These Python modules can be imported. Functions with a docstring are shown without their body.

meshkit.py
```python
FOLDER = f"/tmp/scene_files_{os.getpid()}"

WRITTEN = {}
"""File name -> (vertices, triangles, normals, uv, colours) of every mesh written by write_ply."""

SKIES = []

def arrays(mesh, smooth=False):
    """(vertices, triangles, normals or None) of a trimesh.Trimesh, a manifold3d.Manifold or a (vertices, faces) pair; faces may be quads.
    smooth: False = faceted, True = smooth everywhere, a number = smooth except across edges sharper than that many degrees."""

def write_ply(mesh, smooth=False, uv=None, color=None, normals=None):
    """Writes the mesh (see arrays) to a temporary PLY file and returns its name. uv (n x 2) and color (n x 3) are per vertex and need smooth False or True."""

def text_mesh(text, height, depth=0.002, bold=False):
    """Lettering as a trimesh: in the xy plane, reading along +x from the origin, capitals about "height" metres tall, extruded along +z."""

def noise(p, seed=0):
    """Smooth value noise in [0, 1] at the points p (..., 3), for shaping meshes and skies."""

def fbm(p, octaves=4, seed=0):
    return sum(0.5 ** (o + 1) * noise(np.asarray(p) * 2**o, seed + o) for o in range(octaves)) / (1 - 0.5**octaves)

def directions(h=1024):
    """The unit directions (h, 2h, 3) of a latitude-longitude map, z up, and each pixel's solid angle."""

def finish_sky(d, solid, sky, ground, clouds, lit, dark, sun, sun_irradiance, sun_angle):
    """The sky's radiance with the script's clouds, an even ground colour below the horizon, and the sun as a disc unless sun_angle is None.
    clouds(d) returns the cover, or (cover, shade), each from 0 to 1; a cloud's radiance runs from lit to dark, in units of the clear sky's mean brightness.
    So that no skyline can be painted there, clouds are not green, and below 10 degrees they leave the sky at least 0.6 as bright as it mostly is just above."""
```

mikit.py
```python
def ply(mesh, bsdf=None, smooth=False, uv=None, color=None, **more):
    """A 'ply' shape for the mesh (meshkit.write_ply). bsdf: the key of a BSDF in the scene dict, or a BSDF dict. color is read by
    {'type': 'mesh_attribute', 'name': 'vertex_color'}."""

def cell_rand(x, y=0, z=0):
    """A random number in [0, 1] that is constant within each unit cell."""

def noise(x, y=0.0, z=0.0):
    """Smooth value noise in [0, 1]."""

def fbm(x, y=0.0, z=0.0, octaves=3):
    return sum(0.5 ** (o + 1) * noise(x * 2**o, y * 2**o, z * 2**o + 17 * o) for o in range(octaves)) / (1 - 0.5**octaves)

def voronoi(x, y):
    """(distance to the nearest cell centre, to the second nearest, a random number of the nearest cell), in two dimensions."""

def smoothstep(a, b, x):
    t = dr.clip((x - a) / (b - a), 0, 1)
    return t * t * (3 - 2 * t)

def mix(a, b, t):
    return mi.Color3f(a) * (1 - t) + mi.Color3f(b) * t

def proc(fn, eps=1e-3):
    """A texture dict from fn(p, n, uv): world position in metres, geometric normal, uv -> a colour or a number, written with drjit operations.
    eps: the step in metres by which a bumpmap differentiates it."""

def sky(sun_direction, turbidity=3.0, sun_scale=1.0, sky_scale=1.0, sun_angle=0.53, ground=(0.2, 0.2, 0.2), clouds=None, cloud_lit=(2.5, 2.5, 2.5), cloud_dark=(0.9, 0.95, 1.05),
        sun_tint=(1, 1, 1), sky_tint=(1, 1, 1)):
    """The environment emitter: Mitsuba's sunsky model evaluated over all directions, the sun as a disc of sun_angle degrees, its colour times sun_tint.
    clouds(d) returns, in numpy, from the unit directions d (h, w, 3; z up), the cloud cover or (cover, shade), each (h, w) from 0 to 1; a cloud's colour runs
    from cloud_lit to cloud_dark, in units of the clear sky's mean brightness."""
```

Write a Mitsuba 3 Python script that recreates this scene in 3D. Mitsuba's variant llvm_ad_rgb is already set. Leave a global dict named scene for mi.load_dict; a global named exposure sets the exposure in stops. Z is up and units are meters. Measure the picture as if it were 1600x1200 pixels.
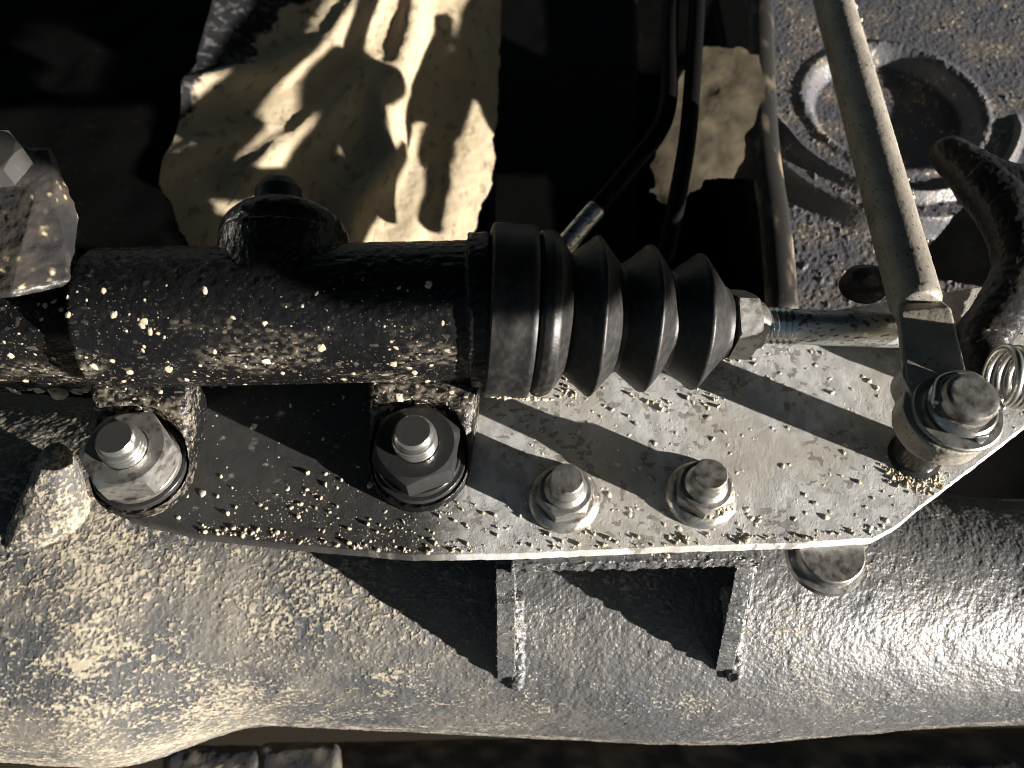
import math, random
import numpy as np, trimesh, mitsuba as mi, mikit, meshkit
import drjit as dr
import manifold3d as m3
from manifold3d import Manifold, CrossSection
from shapely.geometry import Polygon

T = mi.ScalarTransform4f
# ------------------------------------------------------------------ camera, sky, exposure
TH = math.radians(30.0)          # camera axis is 30 degrees off the plate's normal
DIST, F, W, H = 190.0, 1305.0, 1600.0, 1200.0     # mm, pixels of the photograph
CAM = np.array([0, -DIST * math.sin(TH), DIST * math.cos(TH)])
VIEW = np.array([0, math.sin(TH), -math.cos(TH)])
UP = np.array([0, math.cos(TH), math.sin(TH)])
EL, AZ = math.radians(11.5), math.atan2(-0.45, 0.91)
SUN = np.array([math.cos(AZ) * math.cos(EL), math.sin(AZ) * math.cos(EL), math.sin(EL)])

scene, labels = {}, {}
scene['camera'] = {
    'type': 'thinlens', 'fov': 2 * math.degrees(math.atan(W / 2 / F)), 'fov_axis': 'x',
    'aperture_radius': 0.00085, 'focus_distance': 0.183, 'near_clip': 0.005, 'far_clip': 50.0,
    'to_world': T().look_at(origin=(CAM * 0.001).tolist(), target=[0, 0, 0], up=[0, 1, 0])}
scene['sky'] = mikit.sky(SUN.tolist(), turbidity=3, sun_scale=1.0, sky_scale=0.15, sun_tint=(1.0, 1.48, 3.4), sky_tint=(1.06, 1.0, 0.94))
exposure = 4.05


def P(px, py, z=0.0):
    """Design helper: where the photograph's pixel lies on the level z (mm)."""
    d = VIEW + np.array([1, 0, 0]) * (px - W / 2) / F + UP * (H / 2 - py) / F
    return CAM + d * ((z - CAM[2]) / d[2])


def XY(px, py, z=0.0):
    return P(px, py, z)[:2]


# ------------------------------------------------------------------ materials
S = 1000.0
n3, fb = mikit.noise, mikit.fbm


def mm(p):
    return p.x * S, p.y * S, p.z * S


def rgb(*c):
    return {'type': 'rgb', 'value': list(c)}


def principled(color, rough, metallic=0.0, spec=0.5, bump=None, eps=5e-5, scale=1.0, **kw):
    b = {'type': 'principled', 'base_color': color if isinstance(color, dict) else rgb(*color), 'roughness': rough, 'metallic': metallic, 'specular': spec, **kw}
    if bump is not None:
        b = {'type': 'bumpmap', 'arbitrary': mikit.proc(bump, eps), 'scale': scale, 'bsdf': b}
    return {'type': 'twosided', 'bsdf': b}


def plate_col(p, n, uv):
    x, y, z = mm(p)
    big = fb(x * .06 + 3, y * .06, 0, 3)
    mid = fb(x * .5, y * .35 + 9, 1, 3)
    blot = mikit.smoothstep(.62, .66, fb(x * .6 + 40, y * .75, 5, 3)) * mikit.smoothstep(.40, .60, fb(x * .09, y * .09, 8, 2))
    c = mikit.mix((.38, .375, .36), (.52, .513, .495), mikit.smoothstep(.3, .7, mid))
    c = mikit.mix(c, (.36, .33, .27), .6 * mikit.smoothstep(.52, .72, big))
    c = mikit.mix(c, (.11, .095, .07), .6 * blot)
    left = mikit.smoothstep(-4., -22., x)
    grime_shade = left * mikit.smoothstep(-.10, .30, fb(x * .3 + 7, y * .4, 3, 4))  # oily grime, with the shade between the nuts put into the same colour
    return mikit.mix(c, (.022, .0215, .021), .97 * grime_shade)


def plate_bump(p, n, uv):
    x, y, z = mm(p)
    return   .00005 * fb(x * 1.6, y * 1.6, z, 3) + .00003 * n3(x * 5, y * 5, z * 5)


def plate_rough(p, n, uv):
    x, y, z = mm(p)
    return .38 + .3 * fb(x * .5, y * .5, z, 2)


def nut_col(p, n, uv):
    x, y, z = mm(p)
    d = mikit.smoothstep(.45, .85, fb(x * .8, y * .8, z * .8, 4))
    return mikit.mix((.33, .32, .30), (.12, .10, .075), d)


def nut_rough(p, n, uv):
    x, y, z = mm(p)
    return .26 + .30 * fb(x * .7, y * .7, z * .7, 3)


def nut_bump(p, n, uv):
    x, y, z = mm(p)
    return .00005 * fb(x * 1.5, y * 1.5, z * 1.5, 3)


def rod_col(p, n, uv):
    x, y, z = mm(p)
    spot = mikit.smoothstep(.78, .84, n3(x * 1.6, y * 1.6, z * 1.6))
    c = mikit.mix((.13, .115, .095), (.36, .325, .27), fb(x * .25, y * .16, z * .25, 4))
    return mikit.mix(c, (.05, .04, .03), spot * .8)


def rod_bump(p, n, uv):
    x, y, z = mm(p)
    return .00010 * fb(x * 1.4, y * 1.4, z * 1.4, 3)


def push_col(p, n, uv):
    x, y, z = mm(p)
    spot = mikit.smoothstep(.60, .66, fb(x * .7, y * 1.6, z * 1.6, 2))
    return mikit.mix((.52, .52, .50), (.10, .085, .06), spot * .85)


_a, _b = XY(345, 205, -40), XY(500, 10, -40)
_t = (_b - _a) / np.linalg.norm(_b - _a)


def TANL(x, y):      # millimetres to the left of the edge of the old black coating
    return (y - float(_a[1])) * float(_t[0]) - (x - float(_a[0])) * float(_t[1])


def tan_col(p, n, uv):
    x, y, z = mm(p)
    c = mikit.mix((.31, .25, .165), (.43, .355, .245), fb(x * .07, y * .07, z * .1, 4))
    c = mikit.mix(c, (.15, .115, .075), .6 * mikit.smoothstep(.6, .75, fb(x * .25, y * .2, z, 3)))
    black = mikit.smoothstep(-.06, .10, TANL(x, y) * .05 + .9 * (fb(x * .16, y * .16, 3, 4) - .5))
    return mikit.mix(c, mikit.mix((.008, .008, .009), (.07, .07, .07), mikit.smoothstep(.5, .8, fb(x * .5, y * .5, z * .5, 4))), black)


def shaded_tan_col(p, n, uv):  # tan mud darkened in colour to stand for the shade on it
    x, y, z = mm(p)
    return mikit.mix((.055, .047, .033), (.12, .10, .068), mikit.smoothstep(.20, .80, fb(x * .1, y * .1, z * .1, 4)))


def tan_bump(p, n, uv):
    x, y, z = mm(p)
    return .0006 * fb(x * .25, y * .25, z * .25, 4)


def crumb_col(p, n, uv):
    x, y, z = mm(p)
    return mikit.mix((.28, .23, .15), (.52, .46, .35), n3(x * .9, y * .9, z * .9))


def flake_col(p, n, uv):
    x, y, z = mm(p)
    return mikit.mix((.30, .27, .22), (.50, .46, .39), n3(x * .6, y * .6, z * .6))


def ruber_col(p, n, uv):
    x, y, z = mm(p)
    d = mikit.smoothstep(.35, .80, fb(x * 1.1, y * .7, z * .7, 4))
    return mikit.mix((.008, .008, .0085), (.07, .06, .045), .22 * d * mikit.smoothstep(4., -10., y - 10.))


def rub_bump(p, n, uv):
    x, y, z = mm(p)
    return .00006 * fb(x * 1.2, y * 1.2, z * 1.2, 3)


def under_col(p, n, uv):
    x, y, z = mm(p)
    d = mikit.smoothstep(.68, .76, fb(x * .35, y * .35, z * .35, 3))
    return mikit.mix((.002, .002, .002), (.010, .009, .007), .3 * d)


def pipe_col(p, n, uv):
    x, y, z = mm(p)
    d = mikit.smoothstep(.50, .80, fb(x * .3, y * .10, z * .3, 4))
    return mikit.mix((.012, .011, .010), (.17, .135, .09), d)


def tube_mask(p):
    x, y, z = mm(p)
    cov = .05 + .25 * mikit.smoothstep(35., -95., x)
    f = .70 * fb(x * 1.2, y * 1.4, z * 1.4, 4) + .22 * fb(x * .30, y * .40, z * .40, 3) + .35 * fb(x * .07 + 5, y * .09, z * .09, 2)
    return mikit.smoothstep(-.04, .16, f - .78 + .5 * cov)


def tube_col(p, n, uv):
    x, y, z = mm(p)
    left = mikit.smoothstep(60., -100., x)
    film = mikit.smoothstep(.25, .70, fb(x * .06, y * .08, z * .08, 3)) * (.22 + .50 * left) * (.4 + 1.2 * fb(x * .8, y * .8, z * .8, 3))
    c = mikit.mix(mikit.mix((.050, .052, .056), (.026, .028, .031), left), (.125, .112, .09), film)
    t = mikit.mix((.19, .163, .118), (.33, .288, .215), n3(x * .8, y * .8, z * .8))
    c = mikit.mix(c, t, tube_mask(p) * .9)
    # a dried line of mud along the lower front of the tube
    d = (z + 75.) + .055 * x + 3. * (fb(x * .15, 1, 2, 3) - .5)
    front = mikit.smoothstep(-20., -30., y) * mikit.smoothstep(7., 3., dr.abs(d + 2.))
    line = front * mikit.smoothstep(.50, .60, fb(x * .35, y * .9, z * .9, 3))
    return mikit.mix(c, t, line * .75)


def tube_bump(p, n, uv):
    x, y, z = mm(p)
    g = fb(x * 1.4, y * 1.4, z * 1.4, 4)
    return .00029 * g + .00030 * tube_mask(p)


def tube_rough(p, n, uv):
    return .46 + .30 * mikit.smoothstep(20., -70., p.x * S) + .25 * tube_mask(p)


def body_dust(p):
    x, y, z = mm(p)
    low = mikit.smoothstep(34., 20., z)
    patch = mikit.smoothstep(.46, .66, fb(x * .07, y * .12, z * .12 + 2, 3))
    streak = mikit.smoothstep(.35, .85, fb(x * .9, y * 1.2, z * 1.2, 4))
    speck = mikit.smoothstep(.80, .86, n3(x * 1.9, y * 1.9, z * 1.9)) + mikit.smoothstep(.72, .78, fb(x * .55, y * .7, z * .7, 2))
    return dr.minimum(low * (.42 * patch * streak + .6 * patch * speck + .12 * speck) + .03 * speck, 1)


def body_col(p, n, uv):
    x, y, z = mm(p)
    c = mikit.mix((.30, .25, .18), (.46, .41, .32), n3(x * .9, y * .9, z * .9))
    return mikit.mix((.005, .005, .0054), c, body_dust(p))


def body_rough(p, n, uv):
    return .34 + .5 * body_dust(p)


def body_bump(p, n, uv):
    x, y, z = mm(p)
    return .00028 * fb(x * .9, y * .9, z * .9, 4) + .00020 * body_dust(p)


def cast_bump(p, n, uv):
    x, y, z = mm(p)
    return .00020 * fb(x * 1.1, y * 1.1, z * 1.1, 4)


VC = {'type': 'mesh_attribute', 'name': 'vertex_color'}
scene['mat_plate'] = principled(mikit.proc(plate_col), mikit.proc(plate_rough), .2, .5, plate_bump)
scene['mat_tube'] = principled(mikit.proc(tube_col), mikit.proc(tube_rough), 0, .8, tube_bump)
scene['mat_body'] = principled(mikit.proc(body_col), mikit.proc(body_rough), 0, .24, body_bump)
scene['mat_paint'] = principled(VC, .40, 0, .28, cast_bump)
scene['mat_paint_rough'] = principled(VC, .40, 0, .5, cast_bump)
scene['mat_nut'] = principled(mikit.proc(nut_col), mikit.proc(nut_rough), .85, .5, nut_bump)
scene['mat_stud'] = principled((.55, .54, .52), .22, .95, .5, nut_bump)
scene['mat_darknut'] = principled((.05, .05, .05), .22, .6, .6, nut_bump)
scene['mat_rod'] = principled(mikit.proc(rod_col), .52, .3, .5, rod_bump)
scene['mat_push'] = principled(mikit.proc(push_col), .30, .8, .5, rod_bump)
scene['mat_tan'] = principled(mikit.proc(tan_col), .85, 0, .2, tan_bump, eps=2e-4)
scene['mat_shaded_tan'] = principled(mikit.proc(shaded_tan_col), .9, 0, .1)
scene['mat_crumb'] = principled(mikit.proc(crumb_col), .95, 0, .15)
scene['mat_flake'] = principled(mikit.proc(flake_col), .8, 0, .3)
scene['mat_rubber'] = principled(mikit.proc(ruber_col), .46, 0, .36, rub_bump)
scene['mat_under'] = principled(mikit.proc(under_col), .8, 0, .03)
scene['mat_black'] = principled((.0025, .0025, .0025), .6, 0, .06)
scene['mat_pipe'] = principled(mikit.proc(pipe_col), .6, 0, .4)
scene['mat_spring'] = principled((.5, .49, .46), .3, .9, .5)
scene['mat_soil'] = principled((.022, .018, .013), .95, 0, .1)

# ------------------------------------------------------------------ mesh helpers (all in mm)
rng = np.random.default_rng(7)


def put(key, mesh, mat, smooth=35, label=None, category=None, group=None, kind=None, color=None):
    k, i = key, 0
    while k in scene:
        i += 1
        k = f'{key}_{i:03d}'
    if isinstance(mesh, Manifold):
        m = mesh.to_mesh()
        mesh = trimesh.Trimesh(m.vert_properties[:, :3], m.tri_verts, process=False)
    elif isinstance(mesh, tuple):
        f = np.asarray(mesh[1])
        if f.shape[1] == 4:
            f = np.vstack([f[:, [0, 1, 2]], f[:, [0, 2, 3]]])
        mesh = trimesh.Trimesh(mesh[0], f, process=False)
    mesh = trimesh.Trimesh(np.asarray(mesh.vertices) * .001, mesh.faces, process=False)
    scene[k] = mikit.ply(mesh, mat, smooth=smooth, color=color)
    tag(k, label, category, group, kind)
    return k


def tag(k, label=None, category=None, group=None, kind=None):
    d = {a: b for a, b in (('label', label), ('category', category), ('group', group), ('kind', kind)) if b}
    if d:
        labels[k] = d


def grid(n, m, wrap=False):
    """Quads of an n x m vertex grid (m wraps round if asked)."""
    i, j = np.meshgrid(np.arange(n - 1), np.arange(m if wrap else m - 1), indexing='ij')
    j2 = (j + 1) % m
    return np.stack([i * m + j, (i + 1) * m + j, (i + 1) * m + j2, i * m + j2], -1).reshape(-1, 4)


def frame(axis):
    a = np.asarray(axis, float) / np.linalg.norm(axis)
    u = np.cross(a, [0, 0, 1.0] if abs(a[2]) < .9 else [1.0, 0, 0])
    u /= np.linalg.norm(u)
    return a, u, np.cross(a, u)


def lathe(profile, origin, axis, seg=64, fn=None):
    """Surface of revolution of (distance along the axis, radius); fn(s, phi, r) may change the radius."""
    a, u, v = frame(axis)
    pr = np.asarray(profile, float)
    ph = np.arange(seg) / seg * 2 * np.pi
    s, r = np.repeat(pr[:, :1], seg, 1), np.repeat(pr[:, 1:2], seg, 1)
    if fn is not None:
        r = fn(s, ph[None, :] + 0 * s, r)
    pts = np.asarray(origin) + s[..., None] * a + r[..., None] * (np.cos(ph)[None, :, None] * u + np.sin(ph)[None, :, None] * v)
    vs = pts.reshape(-1, 3)
    f = grid(len(pr), seg, True)
    f = np.vstack([f[:, [0, 1, 2]], f[:, [0, 2, 3]]])[:, ::-1]
    m = trimesh.Trimesh(vs, f, process=False)
    return m


def dense(profile, step):
    """Resamples a profile finely along its length."""
    p = np.asarray(profile, float)
    out = [p[0]]
    for a, b in zip(p[:-1], p[1:]):
        k = max(1, int(np.linalg.norm(b - a) / step))
        out += [a + (b - a) * (i + 1) / k for i in range(k)]
    return np.array(out)


def catmull(pts, k=12):
    p = np.asarray(pts, float)
    p = np.vstack([2 * p[0] - p[1], p, 2 * p[-1] - p[-2]])
    out = []
    for i in range(1, len(p) - 2):
        t = np.linspace(0, 1, k, endpoint=False)[:, None]
        a, b, c, d = p[i - 1:i + 3]
        out.append(.5 * (2 * b + (c - a) * t + (2 * a - 5 * b + 4 * c - d) * t**2 + (3 * b - a - 3 * c + d) * t**3))
    return np.vstack(out + [p[-2:-1]])


def sweep(path, radius, seg=24, flat=1.0):
    """A tube along the path with rounded ends; radius may vary; flat squashes it along z."""
    p = np.asarray(path, float)
    r = np.broadcast_to(np.asarray(radius, float), len(p)).copy()
    t = np.gradient(p, axis=0)
    t /= np.linalg.norm(t, axis=1, keepdims=True)
    u = np.cross(t[0], [0.13, 0.05, 1.0])
    rings = []
    ph = np.arange(seg) / seg * 2 * np.pi
    for i in range(len(p)):
        u = u - t[i] * (u @ t[i])
        u /= np.linalg.norm(u)
        v = np.cross(t[i], u)
        off = np.cos(ph)[:, None] * u + np.sin(ph)[:, None] * v
        off[:, 2] *= flat
        rings.append((p[i], off, t[i], r[i]))
    out = []
    p0, off, tt, rr = rings[0]
    for a in (0.02, .5, .85):
        out.append(p0 - tt * rr * math.sqrt(1 - a * a) * .6 + off * rr * a)
    out += [q + o * x for q, o, _, x in rings]
    p0, off, tt, rr = rings[-1]
    for a in (.85, .5, .02):
        out.append(p0 + tt * rr * math.sqrt(1 - a * a) * .6 + off * rr * a)
    f = grid(len(out), seg, True)
    f = np.vstack([f[:, [0, 1, 2]], f[:, [0, 2, 3]]])[:, ::-1]
    m = trimesh.Trimesh(np.vstack(out), f, process=False)
    if m.volume < 0:
        m.invert()
    return m


def slab(pts, z0, z1, bevel=.5, step=None, jag=0.0, seed=0):
    """A flat plate with the outline pts (x, y), bevelled at its upper rim."""
    poly = Polygon(pts)
    p = np.array(poly.exterior.coords)[:-1]
    if not poly.exterior.is_ccw:
        p = p[::-1]
    if step:
        q = []
        for a, b in zip(p, np.roll(p, -1, 0)):
            k = max(1, int(np.linalg.norm(b - a) / step))
            q += [a + (b - a) * i / k for i in range(k)]
        p = np.array(q)
    e = np.roll(p, -1, 0) - np.roll(p, 1, 0)
    nrm = np.stack([e[:, 1], -e[:, 0]], 1) / np.linalg.norm(e, axis=1, keepdims=True)
    if jag:
        p = p + nrm * (jag * (meshkit.fbm(np.c_[p * .9, p[:, :1] * 0], 3, seed) - .5))[:, None]
    rings = [(p, z0), (p, z1 - bevel), (p - nrm * bevel * .35, z1 - bevel * .35), (p - nrm * bevel, z1)]
    n = len(p)
    v = np.vstack([np.c_[q, np.full(n, z)] for q, z in rings])
    f = grid(4, n, True)
    f = np.vstack([f[:, [0, 2, 1]], f[:, [0, 3, 2]]])
    cv, cf = trimesh.creation.triangulate_polygon(Polygon(rings[3][0]), engine='earcut')
    cv2, cf2 = trimesh.creation.triangulate_polygon(Polygon(p), engine='earcut')
    top = trimesh.Trimesh(np.c_[cv, np.full(len(cv), z1)], cf, process=False)
    bot = trimesh.Trimesh(np.c_[cv2, np.full(len(cv2), z0)], cf2[:, ::-1], process=False)
    side = trimesh.Trimesh(v, f[:, ::-1], process=False)
    return trimesh.util.concatenate([side, top, bot])


def to_tri(man):
    m = man.to_mesh()
    return trimesh.Trimesh(m.vert_properties[:, :3], m.tri_verts, process=True)


def cyl(p0, p1, r, seg=48, r2=None):
    p0, p1 = np.asarray(p0, float), np.asarray(p1, float)
    a, u, v = frame(p1 - p0)
    m = Manifold.cylinder(float(np.linalg.norm(p1 - p0)), r, r if r2 is None else r2, seg)
    return m.transform(np.c_[u, v, a, p0])


def hull_discs(items):
    """Convex hull of flat discs (x, y, z0, z1, r)."""
    pts = []
    for x, y, z0, z1, r in items:
        for k in range(40):
            c, s = math.cos(k * math.pi / 20), math.sin(k * math.pi / 20)
            pts += [(x + r * c, y + r * s, z0), (x + r * c, y + r * s, z1)]
    return Manifold.hull_points(np.array(pts))


def roughen(mesh, amp, scale, seed, octaves=4):
    v = np.asarray(mesh.vertices)
    nn = np.asarray(mesh.vertex_normals)
    d = meshkit.fbm(v * scale, octaves, seed) - .5
    return trimesh.Trimesh(v + nn * (2 * amp * d)[:, None], mesh.faces, process=False)


TAN, DUST, BLACK = np.array([.50, .40, .25]), np.array([.20, .165, .115]), np.array([.016, .016, .018])


def ss(a, b, x):
    t = np.clip((x - a) / (b - a), 0, 1)
    return t * t * (3 - 2 * t)


def mixc(a, b, t):
    return np.asarray(a) * (1 - t[:, None]) + np.asarray(b) * t[:, None]


def crumbs(pts, nrm, size, aspect=(1.0, .45), seed=1, sub=1, sink=.3):
    """Lumps of grit lying on a surface: flattened uneven pebbles, joined."""
    r = np.random.default_rng(seed)
    base = trimesh.creation.icosphere(subdivisions=sub)
    bv, bf = np.asarray(base.vertices), np.asarray(base.faces)
    vs, fs = [], []
    for i, (p, n, s) in enumerate(zip(pts, nrm, size)):
        a, u, v = frame(n)
        ang = r.uniform(0, 6.28)
        u2, v2 = u * math.cos(ang) + v * math.sin(ang), v * math.cos(ang) - u * math.sin(ang)
        lump = 1 + .65 * (meshkit.noise(bv * 1.6 + r.uniform(0, 90, 3), i % 50) - .5) * 1.6
        q = bv * lump[:, None]
        e = r.uniform(.5, 1.0)
        hgt = r.uniform(aspect[1] * .6, aspect[1] * 1.4)
        q = p + s * (q[:, :1] * u2 + q[:, 1:2] * v2 * e + (q[:, 2:3] * hgt + hgt * (1 - 2 * sink) * .5) * a)
        vs.append(q)
        fs.append(bf + i * len(bv))
    return trimesh.Trimesh(np.vstack(vs), np.vstack(fs), process=False)


def hex_prism(c, z0, z1, af, rot=0.0, chamfer=True, washer_r=None):
    """A hexagon nut standing on z0 with chamfered corners."""
    rc = af / math.sqrt(3)
    h = z1 - z0
    m = Manifold.cylinder(h, rc, rc, 6).rotate([0, 0, rot])
    if chamfer:
        k = (rc - af / 2 * .97) * .62
        cone = Manifold.revolve(CrossSection([[(0, 0), (rc - k * .5, 0), (rc + .05, k * .3), (rc + .05, h - k), (af / 2 * .965, h), (0, h)]]), 96)
        m = m ^ cone
    return m.translate([c[0], c[1], z0])


def thread(c, z0, z1, r, pitch=1.25, depth=.55, tip=1.0, seg=72, axis=(0, 0, 1)):
    """A threaded stud: a helical ridge, chamfered at its end."""
    L = z1 - z0
    s = np.arange(0, L - tip + 1e-6, pitch / 8)
    prof = np.c_[np.r_[s, [L - tip, L - .55 * tip, L - .2 * tip, L, L]], np.r_[np.full(len(s), r), [r - depth, r - depth * 1.3, r - depth * 2.4, r - depth * 2.9, .01]]]
    n = len(s)

    def fn(S_, ph, R_):
        saw = np.abs(((S_ / pitch - ph / (2 * np.pi)) % 1.0) - .5) * 2
        k = np.clip((L - tip - S_) / pitch, 0, 1)
        out = R_ - depth * saw * k - depth * (1 - k)
        out[n:] = R_[n:]
        return out
    a = np.asarray(axis, float)
    return lathe(prof, np.array([c[0], c[1], z0]) if len(c) == 2 else np.asarray(c), a, seg, fn)


# ------------------------------------------------------------------ the setting
def plane(key, z, mat, kind, lab=None, half=3000.0):
    v = np.array([[-half, -half, z], [half, -half, z], [half, half, z], [-half, half, z]])
    return put(key, (v, np.array([[0, 1, 2, 3]])), mat, False, lab, None, None, kind)


plane('ground', -420, 'mat_soil', 'structure', 'dark brown soil far below the axle')
# the dark underbody sheet behind everything in the upper half
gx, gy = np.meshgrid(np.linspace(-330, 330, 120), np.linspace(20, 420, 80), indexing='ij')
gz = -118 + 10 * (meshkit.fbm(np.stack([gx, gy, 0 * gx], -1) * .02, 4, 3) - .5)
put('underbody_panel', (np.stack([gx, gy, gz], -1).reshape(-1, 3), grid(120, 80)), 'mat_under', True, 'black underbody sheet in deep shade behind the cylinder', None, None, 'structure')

# slab added out of view on the right: its lower edge shades the cylinder
shade_slab = slab([(310, -172), (450, -172), (450, -150), (310, -150)], 110, 460, 3)
overhead_slab = slab([(-900, -60), (900, -60), (900, 1000), (-900, 1000)], 430, 445, 3)  # added overhead slab, keeps sky out of the metal reflections
put('added_overhead_slab', overhead_slab, 'mat_black', 40, 'black slab added overhead and out of view to block the sky', None, None, 'structure')
light_stop = slab([(86, 24), (104, 24), (104, 230), (86, 230)], -150, -64, 3)  # added slab that keeps sunlight out of the gap beside the panel
put('added_light_stop', light_stop, 'mat_black', 40, 'black slab added under the left edge of the dished panel to block light', None, None, 'structure')
put('added_shade_slab', shade_slab, 'mat_black', 40, 'black slab added out of view beyond the right edge to shade the cylinder', None, None, 'structure')

# ------------------------------------------------------------------ axle tube
AX_R, AX_Z = 42.0, -75.0
AX_Y = None
best = None
for y in np.arange(-60, 40, .25):   # the front silhouette of the tube lies on the photograph's lower dark line
    th = np.linspace(0, 2 * np.pi, 721)
    q = np.c_[0 * th, y + AX_R * np.cos(th), AX_Z + AX_R * np.sin(th)] - CAM
    low = (600 - F * (q @ UP) / (q @ VIEW)).max()
    if best is None or abs(low - 1152) < best[0]:
        best = (abs(low - 1152), y)
AX_Y = best[1]
nx, na = 760, 300
xs = np.linspace(-150, 160, nx)
an = np.radians(np.linspace(-80, 210, na))       # from the front lower side over the top to the rear
X, A = np.meshgrid(xs, an, indexing='ij')
flare = ss(-66, -108, X)
flare2 = .5 * ss(-62, -70, X)
R0 = AX_R + 12.0 * flare * (.25 + .75 * ss(math.radians(75), math.radians(5), A)) + 1.2 * flare2 - 10.0 * ss(35, 150, X)
ny_, nz_ = -np.cos(A), np.sin(A)
base = np.stack([X, AX_Y + R0 * ny_ - X * .042, AX_Z + R0 * nz_ - X * .055], -1)
nn = np.stack([0 * X, ny_, nz_], -1)
q = base.reshape(-1, 3)
low = meshkit.fbm(q * .07, 3, 11)
mid = meshkit.fbm(q * .32, 4, 12)
fine = meshkit.fbm(q * 1.3, 3, 13)
disp = .40 * (fine - .5) + .55 * (mid - .5) + .9 * (low - .5)
q = q + nn.reshape(-1, 3) * disp[:, None]
tube = trimesh.Trimesh(q, np.vstack([grid(nx, na)[:, [0, 1, 2]], grid(nx, na)[:, [0, 2, 3]]]), process=False)
if tube.vertex_normals[(nx // 2) * na + 170][2] < 0:
    tube.invert()
put('axle_tube__tube', tube, 'mat_tube', True)
tag('axle_tube', 'thick black axle tube crusted with tan mud running along the bottom of the picture', 'axle')


def dusty(mesh, cov=.0, seed=20, fr=.5, base=BLACK, film=.25, freq=.5):
    v = np.asarray(mesh.vertices)
    f1, f2, f3 = meshkit.fbm(v * fr, 4, seed), meshkit.fbm(v * .12, 3, seed + 1), meshkit.fbm(v * 1.6, 2, seed + 2)
    c = mixc(np.tile(base, (len(v), 1)), DUST, film * ss(.4, .75, f2))
    return np.clip(mixc(c, TAN * (.8 + .4 * f3[:, None]), ss(.0, .14, f1 * .9 + f3 * .5 + f2 * .5 - 1.25 + cov)), 0, 1)


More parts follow.
